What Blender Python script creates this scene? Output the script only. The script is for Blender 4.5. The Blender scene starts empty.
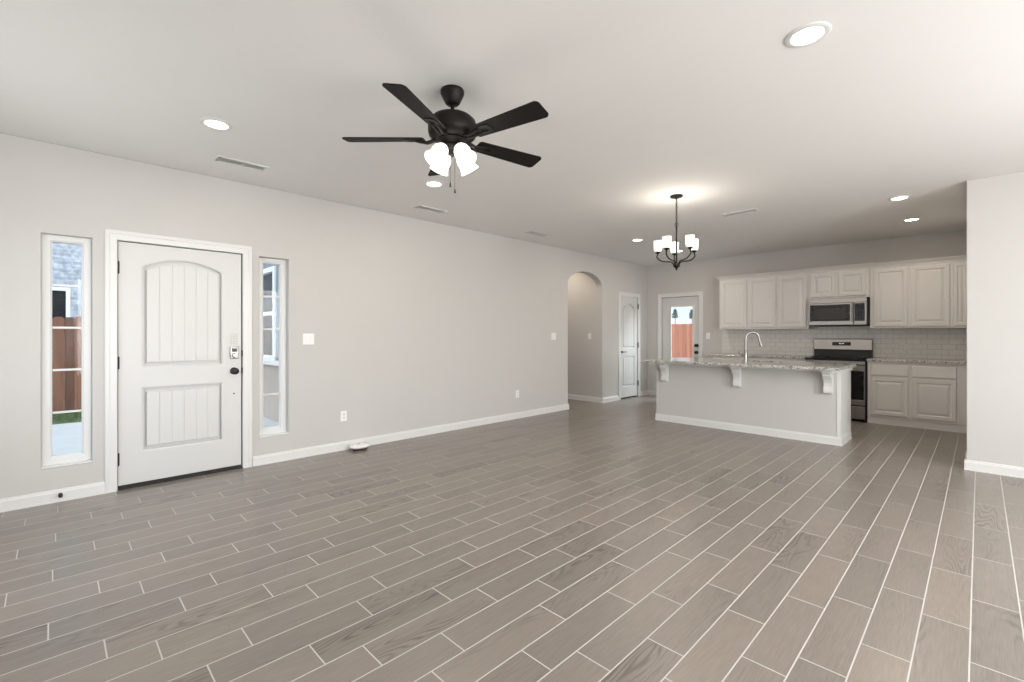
import bpy, bmesh, math, random
from mathutils import Matrix, Vector
random.seed(7)
PI = math.pi
S = bpy.context.scene
COL = S.collection

# ------------------------------------------------------------------ camera
FPX, YAW, CY, CAMH = 463.3, 0.79, 334.57, 1.2813
cam_d = bpy.data.cameras.new('camera')
cam_d.sensor_fit = 'HORIZONTAL'; cam_d.sensor_width = 36.0
cam_d.lens = FPX / 1024 * 36.0
cam_d.shift_y = -(341 - CY) / 1024
cam_d.clip_start = 0.02; cam_d.clip_end = 300
cam = bpy.data.objects.new('camera', cam_d); COL.objects.link(cam)
cam.location = (0, 0, CAMH); cam.rotation_euler = (PI / 2, 0, YAW)
S.camera = cam

# ------------------------------------------------------------------ exposure, world, daylight
S.view_settings.view_transform = 'Standard'; S.view_settings.look = 'None'
S.view_settings.gamma = 1.0; S.view_settings.use_curve_mapping = False
S.view_settings.exposure = 0.42

def nodes_of(idb):
    idb.use_nodes = True
    nt = idb.node_tree; nt.nodes.clear()
    return nt
world = bpy.data.worlds.new('sky'); S.world = world
nt = nodes_of(world)
N = nt.nodes; L = nt.links
wo = N.new('ShaderNodeOutputWorld'); bg = N.new('ShaderNodeBackground')
tc = N.new('ShaderNodeTexCoord'); sep = N.new('ShaderNodeSeparateXYZ')
L.new(tc.outputs['Generated'], sep.inputs[0])
rp = N.new('ShaderNodeValToRGB')
rp.color_ramp.elements[0].position = 0.0; rp.color_ramp.elements[0].color = (0.93, 0.95, 1.0, 1)
rp.color_ramp.elements[1].position = 0.12; rp.color_ramp.elements[1].color = (0.55, 0.74, 0.95, 1)
L.new(sep.outputs['Z'], rp.inputs[0])
cn = N.new('ShaderNodeTexNoise'); cn.inputs['Scale'].default_value = 7; cn.inputs['Detail'].default_value = 5
mp = N.new('ShaderNodeMapping'); mp.inputs['Scale'].default_value = (1, 1, 3.5)
L.new(tc.outputs['Generated'], mp.inputs[0]); L.new(mp.outputs[0], cn.inputs['Vector'])
cr = N.new('ShaderNodeValToRGB'); cr.color_ramp.elements[0].position = .45; cr.color_ramp.elements[1].position = .62
L.new(cn.outputs['Fac'], cr.inputs[0])
mx = N.new('ShaderNodeMix'); mx.data_type = 'RGBA'
L.new(cr.outputs[0], mx.inputs[0]); L.new(rp.outputs[0], mx.inputs[6]); mx.inputs[7].default_value = (0.95, 0.96, 1.0, 1)
# the sky is brighter on the sun's side (south-east, behind and right of the camera)
dot = N.new('ShaderNodeVectorMath'); dot.operation = 'DOT_PRODUCT'; dot.inputs[1].default_value = Vector((.50, -.35, .80)).normalized()
L.new(tc.outputs['Generated'], dot.inputs[0])
sm = N.new('ShaderNodeMapRange'); sm.interpolation_type = 'SMOOTHSTEP'
sm.inputs[1].default_value = -.2; sm.inputs[2].default_value = 1.0; sm.inputs[3].default_value = .95; sm.inputs[4].default_value = 3.0
L.new(dot.outputs['Value'], sm.inputs[0]); L.new(sm.outputs[0], bg.inputs['Strength'])
L.new(mx.outputs[2], bg.inputs['Color'])
L.new(bg.outputs[0], wo.inputs['Surface'])

def area(name, loc, direction, sx, sy, power, color, spread=None):
    d = bpy.data.lights.new(name, 'AREA'); d.shape = 'RECTANGLE'; d.size = sx; d.size_y = sy
    d.energy = power; d.color = color
    if spread: d.spread = spread
    o = bpy.data.objects.new(name, d); COL.objects.link(o)
    o.location = loc; o.rotation_euler = Vector(direction).to_track_quat('-Z', 'Z').to_euler()
    return o
DAY = (1.0, 0.99, 0.985)
RX, RY = 2.60, -0.80          # right wall and rear wall planes of the living room
# daylight entering through the windows of the right wall and of the rear wall
area('daylight_right_window', (RX - .03, 3.85, 1.45), (-1, 0, -.04), 1.9, 1.5, 96, DAY)
area('daylight_right_window', (RX - .03, 1.10, 1.45), (-1, 0, .0), 1.9, 1.5, 94, DAY)
area('daylight_rear_window', (-3.5, RY + .03, 1.50), (0, 1, -.05), 1.7, 1.4, 9, DAY)
# added area lamp, out of view, boosting the daylight through the back door glass
area('back_door_fill_light', (-1.4, 12.4, 3.9), (-.65, -1, -.6), 4.5, 2.0, 620, (.88, .94, 1.0))

# ------------------------------------------------------------------ helpers
def prop(o, label=None, cat=None, group=None, kind=None):
    if label: o['label'] = label
    if cat: o['category'] = cat
    if group: o['group'] = group
    if kind: o['kind'] = kind
    return o
def thing(name, loc, label, cat, group=None, rz=0, kind=None):
    o = bpy.data.objects.new(name, None); COL.objects.link(o)
    o.empty_display_size = .1
    o.location = loc; o.rotation_euler = (0, 0, rz)
    return prop(o, label, cat, group, kind)

def _area2(p): return sum(p[i][0]*p[(i+1) % len(p)][1] - p[(i+1) % len(p)][0]*p[i][1] for i in range(len(p)))
def offset_poly(p, d):
    """moves every edge of p to its left by d"""
    n = len(p); out = []
    for i in range(n):
        a, b, c = Vector(p[i-1]), Vector(p[i]), Vector(p[(i+1) % n])
        e1 = (b-a).normalized(); e2 = (c-b).normalized()
        n1 = Vector((-e1.y, e1.x)); n2 = Vector((-e2.y, e2.x))
        m = n1 + n2; k = m.dot(n1)
        out.append(tuple(b + m * (d / k if abs(k) > .2 else d)))
    return out

class MB:
    def __init__(s, M=None): s.bm = bmesh.new(); s.M = M or Matrix()
    def v(s, p): return s.bm.verts.new(s.M @ Vector(p))
    def face(s, vs):
        try: return s.bm.faces.new(vs)
        except ValueError: return None
    def box(s, x0, x1, y0, y1, z0, z1):
        p = [s.v((x, y, z)) for x in (x0, x1) for y in (y0, y1) for z in (z0, z1)]
        for f in ((0,1,3,2),(4,6,7,5),(0,4,5,1),(2,3,7,6),(0,2,6,4),(1,5,7,3)): s.face([p[i] for i in f])
        return s
    def rings(s, rings, close=True, cap=True):
        """rings: lists of points with equal counts, joined in order"""
        R = [[s.v(p) for p in r] for r in rings]; n = len(R[0])
        for a, b in zip(R, R[1:]):
            for i in range(n if close else n-1):
                s.face((a[i], a[(i+1) % n], b[(i+1) % n], b[i]))
        if cap and close:
            s.face(R[0][::-1]); s.face(R[-1])
        return s
    def frustum(s, u0, u1, v0, v1, w0, w1, inset):
        a = [(u0,v0,w0),(u1,v0,w0),(u1,v1,w0),(u0,v1,w0)]
        i = inset
        b = [(u0+i,v0+i,w1),(u1-i,v0+i,w1),(u1-i,v1-i,w1),(u0+i,v1-i,w1)]
        return s.rings([a, b])
    def lathe(s, prof, c=(0,0,0), axis='Z', n=24, M2=None, cap=True):
        rings = []
        for r, h in prof:
            ring = []
            for k in range(n):
                a = 2*PI*k/n; x, y = r*math.cos(a), r*math.sin(a)
                q = {'Z': (x, y, h), 'X': (h, x, y), 'Y': (y, h, x)}[axis]
                if M2: q = tuple(M2 @ Vector(q))
                ring.append((q[0]+c[0], q[1]+c[1], q[2]+c[2]))
            rings.append(ring)
        return s.rings(rings, cap=cap)
    def tube(s, pts, r, n=10, cap=True):
        pts = [Vector(p) for p in pts]; rr = r if isinstance(r, (list, tuple)) else [r]*len(pts)
        rings = []; up = None
        for i, p in enumerate(pts):
            t = ((pts[min(i+1, len(pts)-1)]) - pts[max(i-1, 0)]).normalized()
            if up is None: up = t.orthogonal().normalized()
            up = (up - t*up.dot(t)).normalized(); sd = t.cross(up)
            rings.append([tuple(p + (up*math.cos(2*PI*k/n) + sd*math.sin(2*PI*k/n))*rr[i]) for k in range(n)])
        return s.rings(rings, cap=cap)
    def plate(s, outline, holes=(), w0=0, w1=.1, bw=0, bd=None, hole_bw=None, hole_bd=None, back=True):
        """a flat board in local x,y (thickness along local z) with through holes; edges chamfered bw wide and bd deep on the front"""
        bd = bw if bd is None else bd
        hole_bw = bw if hole_bw is None else hole_bw
        hole_bd = bd if hole_bd is None else hole_bd
        o = list(outline)
        if _area2(o) < 0: o.reverse()
        loops = [(o, bw, bd)]
        for h in holes:
            h = list(h)
            if _area2(h) > 0: h.reverse()
            loops.append((h, hole_bw, hole_bd))
        fe, be = [], []
        for lp, b, d in loops:
            n = len(lp)
            fr = offset_poly(lp, b) if b else lp
            F = [s.v((x, y, w1)) for x, y in fr]
            Bk = [s.v((x, y, w0)) for x, y in lp]
            mids = [Bk]
            if b: mids.append([s.v((x, y, w1-d)) for x, y in lp])
            mids.append(F)
            for a, c in zip(mids, mids[1:]):
                for i in range(n): s.face((a[i], a[(i+1) % n], c[(i+1) % n], c[i]))
            for i in range(n):
                fe.append(s.bm.edges.get((F[i], F[(i+1) % n]))); be.append(s.bm.edges.get((Bk[i], Bk[(i+1) % n])))
        nrm = (s.M.to_3x3() @ Vector((0, 0, 1))).normalized()
        bmesh.ops.triangle_fill(s.bm, edges=fe, use_beauty=True, use_dissolve=False, normal=nrm)
        if back: bmesh.ops.triangle_fill(s.bm, edges=be, use_beauty=True, use_dissolve=False, normal=-nrm)
        return s
    def build(s, name, mat, parent=None, smooth=None, bevel=0, seg=2, origin=None):
        bm = s.bm
        bmesh.ops.recalc_face_normals(bm, faces=bm.faces)
        if parent is not None:
            r = parent
            while r.parent: r = r.parent
            o0 = r.location.copy() if s.world else Vector((0, 0, 0))
        elif origin is not None: o0 = Vector(origin)
        elif s.world:
            xs = [v.co.x for v in bm.verts]; ys = [v.co.y for v in bm.verts]; zs = [v.co.z for v in bm.verts]
            o0 = Vector(((min(xs)+max(xs))/2, (min(ys)+max(ys))/2, min(zs)))
        else: o0 = Vector((0, 0, 0))
        bmesh.ops.translate(bm, vec=-o0, verts=bm.verts)
        me = bpy.data.meshes.new(name); bm.to_mesh(me); bm.free()
        if smooth is not None:
            me.polygons.foreach_set('use_smooth', [True]*len(me.polygons))
            me.set_sharp_from_angle(angle=math.radians(smooth))
        me.materials.append(mat)
        ob = bpy.data.objects.new(name, me); COL.objects.link(ob)
        if parent is not None: ob.parent = parent
        else: ob.location = o0
        if bevel:
            b = ob.modifiers.new('bevel', 'BEVEL'); b.width = bevel; b.segments = seg; b.limit_method = 'ANGLE'
            b.angle_limit = math.radians(40); b.harden_normals = False
        return ob
    world = True
def LB(M=None):
    m = MB(M); m.world = False; return m
def copy_tree(o, parent=None):
    c = o.copy(); COL.objects.link(c)
    if parent: c.parent = parent
    for ch in list(o.children): copy_tree(ch, c)
    return c
XL, YB, YP, YI, H = -4.974, 8.995, 6.154, 6.442, 2.74
XP = -0.087
def frame(u, v, w, o): return Matrix(((u[0],v[0],w[0],o[0]),(u[1],v[1],w[1],o[1]),(u[2],v[2],w[2],o[2]),(0,0,0,1)))
def ML(x=XL): return frame((0,1,0),(0,0,1),(1,0,0),(x,0,0))          # on the left wall: u = y, v = z, w towards the room
def MY(y): return frame((1,0,0),(0,0,1),(0,-1,0),(0,y,0))             # on a wall facing -y: u = x, v = z, w towards the room
def rect(a, b, c, d): return [(a,c),(b,c),(b,d),(a,d)]
def arch_poly(a, b, z0, spring, rise, n=14):
    m, hw = (a+b)/2, (b-a)/2
    return [(a,z0),(b,z0)] + [(m+hw*math.cos(PI*k/n), spring+rise*math.sin(PI*k/n)) for k in range(0, n+1)]
def seg_arch(a, b, z0, side, top, n=12):
    """rect whose top is a shallow circular arc from side height up to top"""
    m, hw = (a+b)/2, (b-a)/2; sg = top-side; R = (hw*hw+sg*sg)/(2*sg); t0 = math.asin(hw/R)
    return [(a,z0),(b,z0)] + [(m+R*math.sin(t0-2*t0*k/n), top-R+R*math.cos(t0-2*t0*k/n)) for k in range(n+1)]

# ------------------------------------------------------------------ materials
def mat(name, col, rough=.5, metal=0, spec=.5, noise=0, nscale=8, bump=0, bscale=200, coat=0, emit=None, estr=0):
    m = bpy.data.materials.new(name); nt = nodes_of(m); N, L = nt.nodes, nt.links
    out = N.new('ShaderNodeOutputMaterial'); b = N.new('ShaderNodeBsdfPrincipled'); L.new(b.outputs[0], out.inputs[0])
    b.inputs['Base Color'].default_value = (*col, 1); b.inputs['Roughness'].default_value = rough
    b.inputs['Metallic'].default_value = metal; b.inputs['Specular IOR Level'].default_value = spec
    b.inputs['Coat Weight'].default_value = coat
    tc = N.new('ShaderNodeTexCoord')
    if noise:
        n = N.new('ShaderNodeTexNoise'); n.inputs['Scale'].default_value = nscale; n.inputs['Detail'].default_value = 4
        L.new(tc.outputs['Object'], n.inputs['Vector'])
        mx = N.new('ShaderNodeMix'); mx.data_type = 'RGBA'
        mx.inputs[6].default_value = (*[c*(1-noise) for c in col], 1); mx.inputs[7].default_value = (*[min(1, c*(1+noise)) for c in col], 1)
        L.new(n.outputs['Fac'], mx.inputs[0]); L.new(mx.outputs[2], b.inputs['Base Color'])
    if bump:
        n2 = N.new('ShaderNodeTexNoise'); n2.inputs['Scale'].default_value = bscale; n2.inputs['Detail'].default_value = 3
        L.new(tc.outputs['Object'], n2.inputs['Vector'])
        bp = N.new('ShaderNodeBump'); bp.inputs['Strength'].default_value = bump; bp.inputs['Distance'].default_value = .002
        L.new(n2.outputs['Fac'], bp.inputs['Height']); L.new(bp.outputs[0], b.inputs['Normal'])
    if emit:
        b.inputs['Emission Color'].default_value = (*emit, 1); b.inputs['Emission Strength'].default_value = estr
    return m
M_wall = mat('wall_paint', (.585, .57, .545), .7, noise=.015, nscale=3, bump=.25, bscale=90)
M_ceil = mat('ceiling_paint', (.82, .81, .79), .85, noise=.01, nscale=3, bump=.3, bscale=70)
M_trim = mat('trim_white', (.74, .735, .72), .35, noise=.01)
M_door = mat('door_white', (.66, .655, .64), .4, noise=.01, nscale=4)
M_vinyl = mat('vinyl_white', (.74, .74, .73), .4, noise=.01)
M_cab = mat('cabinet_paint', (.74, .72, .69), .4, noise=.015, nscale=5)
M_bronze = mat('dark_bronze', (.014, .011, .009), .5, spec=.35, metal=.5, noise=.2, nscale=30)
M_black = mat('black_metal', (.012, .012, .012), .4, metal=.3, noise=.1)
M_blade = mat('fan_blade_wood', (.007, .005, .004), .65, spec=.25, noise=.35, nscale=6)
M_plastic = mat('white_plastic', (.88, .87, .85), .4, noise=.01)
M_nickel = mat('satin_nickel', (.34, .335, .32), .3, metal=1, noise=.05, nscale=20)
M_rubber = mat('dark_rubber', (.025, .023, .02), .7, noise=.1)
M_dark = mat('dark_void', (.01, .01, .01), .8, noise=.1)
M_grey = mat('grey_print', (.42, .41, .40), .7, noise=.05)
M_blackglass = mat('black_glass', (.008, .008, .009), .25, spec=.3, noise=.1)
M_greyglass = mat('oven_window_glass', (.045, .043, .04), .35, spec=.3, noise=.1)
M_iron = mat('cast_iron', (.02, .02, .02), .6, noise=.2, bump=.2)
M_concrete = mat('concrete', (.45, .43, .415), .9, noise=.12, nscale=4, bump=.4, bscale=60)
M_stucco = mat('stucco', (.42, .345, .29), .9, noise=.06, nscale=6, bump=.5, bscale=80)
M_soffit = mat('porch_soffit', (.30, .30, .31), .8, noise=.05)
M_bark = mat('bark', (.12, .09, .07), .9, noise=.2, nscale=20)
M_leaf = mat('leaves', (.09, .14, .09), .8, noise=.4, nscale=9)

def steel():
    m = bpy.data.materials.new('brushed_steel'); nt = nodes_of(m); N, L = nt.nodes, nt.links
    out = N.new('ShaderNodeOutputMaterial'); b = N.new('ShaderNodeBsdfPrincipled'); L.new(b.outputs[0], out.inputs[0])
    b.inputs['Metallic'].default_value = 1
    tc = N.new('ShaderNodeTexCoord'); mp = N.new('ShaderNodeMapping'); mp.inputs['Scale'].default_value = (3, 60, 260)
    n = N.new('ShaderNodeTexNoise'); n.inputs['Scale'].default_value = 1.5; n.inputs['Detail'].default_value = 3
    L.new(tc.outputs['Object'], mp.inputs[0]); L.new(mp.outputs[0], n.inputs['Vector'])
    r = N.new('ShaderNodeValToRGB'); r.color_ramp.elements[0].color = (.26, .245, .23, 1); r.color_ramp.elements[1].color = (.46, .435, .41, 1)
    L.new(n.outputs['Fac'], r.inputs[0]); L.new(r.outputs[0], b.inputs['Base Color'])
    mr = N.new('ShaderNodeMapRange'); mr.inputs[3].default_value = .25; mr.inputs[4].default_value = .42
    L.new(n.outputs['Fac'], mr.inputs[0]); L.new(mr.outputs[0], b.inputs['Roughness'])
    return m
M_steel = steel()

def math_n(nt, op, a, b=None, c=None):
    n = nt.nodes.new('ShaderNodeMath'); n.operation = op
    for i, x in enumerate((a, b, c)):
        if x is None: continue
        if isinstance(x, (int, float)): n.inputs[i].default_value = x
        else: nt.links.new(x, n.inputs[i])
    return n.outputs[0]

def floor_mat():
    """6x24 inch wood-look porcelain planks in a stepped bond with light grout"""
    m = bpy.data.materials.new('wood_look_plank_tile'); nt = nodes_of(m); N, L = nt.nodes, nt.links
    out = N.new('ShaderNodeOutputMaterial'); b = N.new('ShaderNodeBsdfPrincipled'); L.new(b.outputs[0], out.inputs[0])
    geo = N.new('ShaderNodeNewGeometry'); sp = N.new('ShaderNodeSeparateXYZ'); L.new(geo.outputs['Position'], sp.inputs[0])
    W, LEN, G = .1601, .6125, .0027
    u = math_n(nt, 'DIVIDE', math_n(nt, 'ADD', sp.outputs[0], .0275), W)
    n = math_n(nt, 'FLOOR', u); fx = math_n(nt, 'SUBTRACT', u, n)                # column 0 is x in [-.0275, .1326]
    n = math_n(nt, 'ADD', n, 1.0)                                                # renumber: column 0 is x in [-.1876,-.0275]
    k = math_n(nt, 'FLOORED_MODULO', n, 4.0)
    def eq(v): return math_n(nt, 'COMPARE', k, float(v), .1)
    off = None
    for v, o in ((0, .385), (1, .103), (2, .261), (3, .542)):
        t = math_n(nt, 'MULTIPLY', eq(v), o); off = t if off is None else math_n(nt, 'ADD', off, t)
    off = math_n(nt, 'SUBTRACT', off, math_n(nt, 'MULTIPLY', n, .0033))
    w = math_n(nt, 'DIVIDE', math_n(nt, 'SUBTRACT', sp.outputs[1], off), LEN)
    mm = math_n(nt, 'FLOOR', w); fy = math_n(nt, 'SUBTRACT', w, mm)
    dx = math_n(nt, 'MULTIPLY', math_n(nt, 'MINIMUM', fx, math_n(nt, 'SUBTRACT', 1.0, fx)), W)
    dy = math_n(nt, 'MULTIPLY', math_n(nt, 'MINIMUM', fy, math_n(nt, 'SUBTRACT', 1.0, fy)), LEN)
    d = math_n(nt, 'MINIMUM', dx, dy)
    gm = N.new('ShaderNodeMapRange'); gm.inputs[1].default_value = G*.75; gm.inputs[2].default_value = G*1.25
    L.new(d, gm.inputs[0])                                                       # 0 in grout, 1 on tile
    idv = N.new('ShaderNodeCombineXYZ'); L.new(n, idv.inputs[0]); L.new(mm, idv.inputs[1])
    wn = N.new('ShaderNodeTexWhiteNoise'); L.new(idv.outputs[0], wn.inputs['Vector'])
    # grain
    gv = N.new('ShaderNodeCombineXYZ')
    L.new(math_n(nt, 'ADD', math_n(nt, 'MULTIPLY', sp.outputs[0], 8.0), math_n(nt, 'MULTIPLY', wn.outputs['Value'], 37.0)), gv.inputs[0])
    L.new(math_n(nt, 'ADD', math_n(nt, 'MULTIPLY', sp.outputs[1], 1.05), math_n(nt, 'MULTIPLY', wn.outputs['Value'], 91.0)), gv.inputs[1])
    n1 = N.new('ShaderNodeTexNoise'); n1.inputs['Scale'].default_value = 1.0; n1.inputs['Detail'].default_value = 1.6; n1.inputs['Roughness'].default_value = .45
    L.new(gv.outputs[0], n1.inputs['Vector'])
    ringv = math_n(nt, 'SINE', math_n(nt, 'MULTIPLY', n1.outputs['Fac'], 120.0))
    fine = N.new('ShaderNodeTexNoise'); fine.inputs['Scale'].default_value = 1.0; fine.inputs['Detail'].default_value = 4
    fv = N.new('ShaderNodeCombineXYZ')
    L.new(math_n(nt, 'MULTIPLY', sp.outputs[0], 290.0), fv.inputs[0]); L.new(math_n(nt, 'MULTIPLY', sp.outputs[1], 9.0), fv.inputs[1]); L.new(wn.outputs['Value'], fv.inputs[2])
    L.new(fv.outputs[0], fine.inputs['Vector'])
    blot = N.new('ShaderNodeTexNoise'); blot.inputs['Scale'].default_value = .6; blot.inputs['Detail'].default_value = 2
    L.new(gv.outputs[0], blot.inputs['Vector'])
    f = math_n(nt, 'ADD', math_n(nt, 'MULTIPLY', math_n(nt, 'SUBTRACT', wn.outputs['Value'], .5), .14), 1.0)
    pick = N.new('ShaderNodeSeparateColor'); L.new(wn.outputs['Color'], pick.inputs[0])
    amp = math_n(nt, 'MULTIPLY', math_n(nt, 'MAXIMUM', math_n(nt, 'SUBTRACT', blot.outputs['Fac'], .46), 0.0), 1.0)
    amp = math_n(nt, 'MULTIPLY', amp, math_n(nt, 'ADD', math_n(nt, 'MULTIPLY', math_n(nt, 'GREATER_THAN', pick.outputs[1], .45), .8), .3))
    ringv = math_n(nt, 'MULTIPLY', math_n(nt, 'POWER', math_n(nt, 'ADD', math_n(nt, 'MULTIPLY', ringv, .5), .5), 2.5), -2.0)
    f = math_n(nt, 'ADD', f, math_n(nt, 'MULTIPLY', ringv, amp))
    f = math_n(nt, 'ADD', f, math_n(nt, 'MULTIPLY', math_n(nt, 'SUBTRACT', fine.outputs['Fac'], .48), .62))
    vm = N.new('ShaderNodeVectorMath'); vm.operation = 'SCALE'
    tint = N.new('ShaderNodeMix'); tint.data_type = 'RGBA'
    L.new(wn.outputs['Color'], tint.inputs[0]) if False else L.new(wn.outputs['Value'], tint.inputs[0])
    tint.inputs[6].default_value = (.236, .207, .180, 1); tint.inputs[7].default_value = (.246, .212, .181, 1)
    L.new(tint.outputs[2], vm.inputs[0]); L.new(f, vm.inputs['Scale'])
    mx = N.new('ShaderNodeMix'); mx.data_type = 'RGBA'
    mx.inputs[6].default_value = (.56, .54, .51, 1); L.new(gm.outputs[0], mx.inputs[0]); L.new(vm.outputs[0], mx.inputs[7])
    L.new(mx.outputs[2], b.inputs['Base Color'])
    rr = N.new('ShaderNodeMapRange'); rr.inputs[3].default_value = .8; rr.inputs[4].default_value = .30
    L.new(gm.outputs[0], rr.inputs[0]); L.new(rr.outputs[0], b.inputs['Roughness'])
    b.inputs['Specular IOR Level'].default_value = .5
    bp = N.new('ShaderNodeBump'); bp.inputs['Strength'].default_value = .5; bp.inputs['Distance'].default_value = .0015
    hh = math_n(nt, 'ADD', gm.outputs[0], math_n(nt, 'MULTIPLY', fine.outputs['Fac'], .25))
    L.new(hh, bp.inputs['Height']); L.new(bp.outputs[0], b.inputs['Normal'])
    return m
M_floor = floor_mat()

def brick_mat(name, c1, c2, mortar, bw, rh, msize, rough=.4, axis='XZ', bump=.4, offset=.5, noise=0):
    m = bpy.data.materials.new(name); nt = nodes_of(m); N, L = nt.nodes, nt.links
    out = N.new('ShaderNodeOutputMaterial'); b = N.new('ShaderNodeBsdfPrincipled'); L.new(b.outputs[0], out.inputs[0])
    geo = N.new('ShaderNodeNewGeometry'); sp = N.new('ShaderNodeSeparateXYZ'); L.new(geo.outputs['Position'], sp.inputs[0])
    cv = N.new('ShaderNodeCombineXYZ'); L.new(sp.outputs['XYZ'.index(axis[0])], cv.inputs[0]); L.new(sp.outputs['XYZ'.index(axis[1])], cv.inputs[1])
    br = N.new('ShaderNodeTexBrick'); br.offset = offset; L.new(cv.outputs[0], br.inputs['Vector'])
    br.inputs['Color1'].default_value = (*c1, 1); br.inputs['Color2'].default_value = (*c2, 1); br.inputs['Mortar'].default_value = (*mortar, 1)
    br.inputs['Scale'].default_value = 1; br.inputs['Mortar Size'].default_value = msize; br.inputs['Mortar Smooth'].default_value = .1
    br.inputs['Brick Width'].default_value = bw; br.inputs['Row Height'].default_value = rh
    colo = br.outputs['Color']
    if noise:
        n = N.new('ShaderNodeTexNoise'); n.inputs['Scale'].default_value = 9; n.inputs['Detail'].default_value = 5; L.new(geo.outputs['Position'], n.inputs['Vector'])
        r = N.new('ShaderNodeValToRGB'); r.color_ramp.elements[0].position = .3; r.color_ramp.elements[1].position = .7
        r.color_ramp.elements[0].color = (1-noise, 1-noise, 1-noise, 1); r.color_ramp.elements[1].color = (1, 1, 1, 1); L.new(n.outputs['Fac'], r.inputs[0])
        mm = N.new('ShaderNodeMix'); mm.data_type = 'RGBA'; mm.blend_type = 'MULTIPLY'; mm.inputs[0].default_value = 1
        L.new(colo, mm.inputs[6]); L.new(r.outputs[0], mm.inputs[7]); colo = mm.outputs[2]
    L.new(colo, b.inputs['Base Color']); b.inputs['Roughness'].default_value = rough
    bp = N.new('ShaderNodeBump'); bp.inputs['Strength'].default_value = bump; bp.inputs['Distance'].default_value = .002; bp.invert = True
    L.new(br.outputs['Fac'], bp.inputs['Height']); L.new(bp.outputs[0], b.inputs['Normal'])
    return m
M_subway = brick_mat('subway_tile', (.74, .72, .68), (.70, .68, .64), (.50, .48, .45), .1524, .0762, .0028, rough=.25)
M_brick = brick_mat('pale_brick', (.56, .57, .61), (.36, .375, .42), (.56, .56, .60), .30, .085, .010, rough=.9, axis='YZ', noise=.45)
M_brick_far = brick_mat('pale_brick_porch', (.42, .44, .48), (.33, .35, .40), (.45, .46, .48), .30, .085, .010, rough=.9, axis='XZ', noise=.3)

def granite():
    m = bpy.data.materials.new('speckled_granite'); nt = nodes_of(m); N, L = nt.nodes, nt.links
    out = N.new('ShaderNodeOutputMaterial'); b = N.new('ShaderNodeBsdfPrincipled'); L.new(b.outputs[0], out.inputs[0])
    geo = N.new('ShaderNodeNewGeometry')
    v = N.new('ShaderNodeTexVoronoi'); v.inputs['Scale'].default_value = 85; L.new(geo.outputs['Position'], v.inputs['Vector'])
    n = N.new('ShaderNodeTexNoise'); n.inputs['Scale'].default_value = 26; n.inputs['Detail'].default_value = 6; n.inputs['Roughness'].default_value = .7; L.new(geo.outputs['Position'], n.inputs['Vector'])
    sv = N.new('ShaderNodeSeparateColor'); L.new(v.outputs['Color'], sv.inputs[0])
    mxv = math_n(nt, 'ADD', math_n(nt, 'MULTIPLY', sv.outputs[0], .5), math_n(nt, 'MULTIPLY', n.outputs['Fac'], .5))
    r = N.new('ShaderNodeValToRGB'); cr = r.color_ramp
    cr.elements[0].position = .22; cr.elements[0].color = (.06, .055, .05, 1)
    cr.elements[1].position = .72; cr.elements[1].color = (.66, .64, .61, 1)
    for p, c in ((.30, (.19, .18, .165, 1)), (.40, (.34, .325, .305, 1)), (.54, (.46, .445, .42, 1))):
        e = cr.elements.new(p); e.color = c
    L.new(mxv, r.inputs[0]); L.new(r.outputs[0], b.inputs['Base Color']); b.inputs['Roughness'].default_value = .12
    return m
M_granite = granite()

def wood_fence(name, c1, c2, ax):
    m = bpy.data.materials.new(name); nt = nodes_of(m); N, L = nt.nodes, nt.links
    out = N.new('ShaderNodeOutputMaterial'); b = N.new('ShaderNodeBsdfPrincipled'); L.new(b.outputs[0], out.inputs[0])
    geo = N.new('ShaderNodeNewGeometry'); mp = N.new('ShaderNodeMapping'); mp.inputs['Scale'].default_value = (9, 9, 1.1)
    L.new(geo.outputs['Position'], mp.inputs[0])
    n = N.new('ShaderNodeTexNoise'); n.inputs['Scale'].default_value = 1.5; n.inputs['Detail'].default_value = 5; L.new(mp.outputs[0], n.inputs['Vector'])
    sp = N.new('ShaderNodeSeparateXYZ'); L.new(geo.outputs['Position'], sp.inputs[0])
    idn = math_n(nt, 'FLOOR', math_n(nt, 'DIVIDE', sp.outputs[ax], .14))
    wn = N.new('ShaderNodeTexWhiteNoise'); wn.noise_dimensions = '1D'; L.new(idn, wn.inputs['W'])
    fac = math_n(nt, 'ADD', math_n(nt, 'MULTIPLY', n.outputs['Fac'], .6), math_n(nt, 'MULTIPLY', wn.outputs['Value'], .4))
    r = N.new('ShaderNodeValToRGB'); r.color_ramp.elements[0].position = .3; r.color_ramp.elements[1].position = .75
    r.color_ramp.elements[0].color = (*c1, 1); r.color_ramp.elements[1].color = (*c2, 1)
    L.new(fac, r.inputs[0]); L.new(r.outputs[0], b.inputs['Base Color']); b.inputs['Roughness'].default_value = .85
    return m
M_fence = wood_fence('cedar_boards', (.13, .055, .033), (.30, .13, .075), 1)
M_fence2 = wood_fence('orange_cedar_boards', (.36, .135, .08), (.50, .21, .13), 0)

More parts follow.
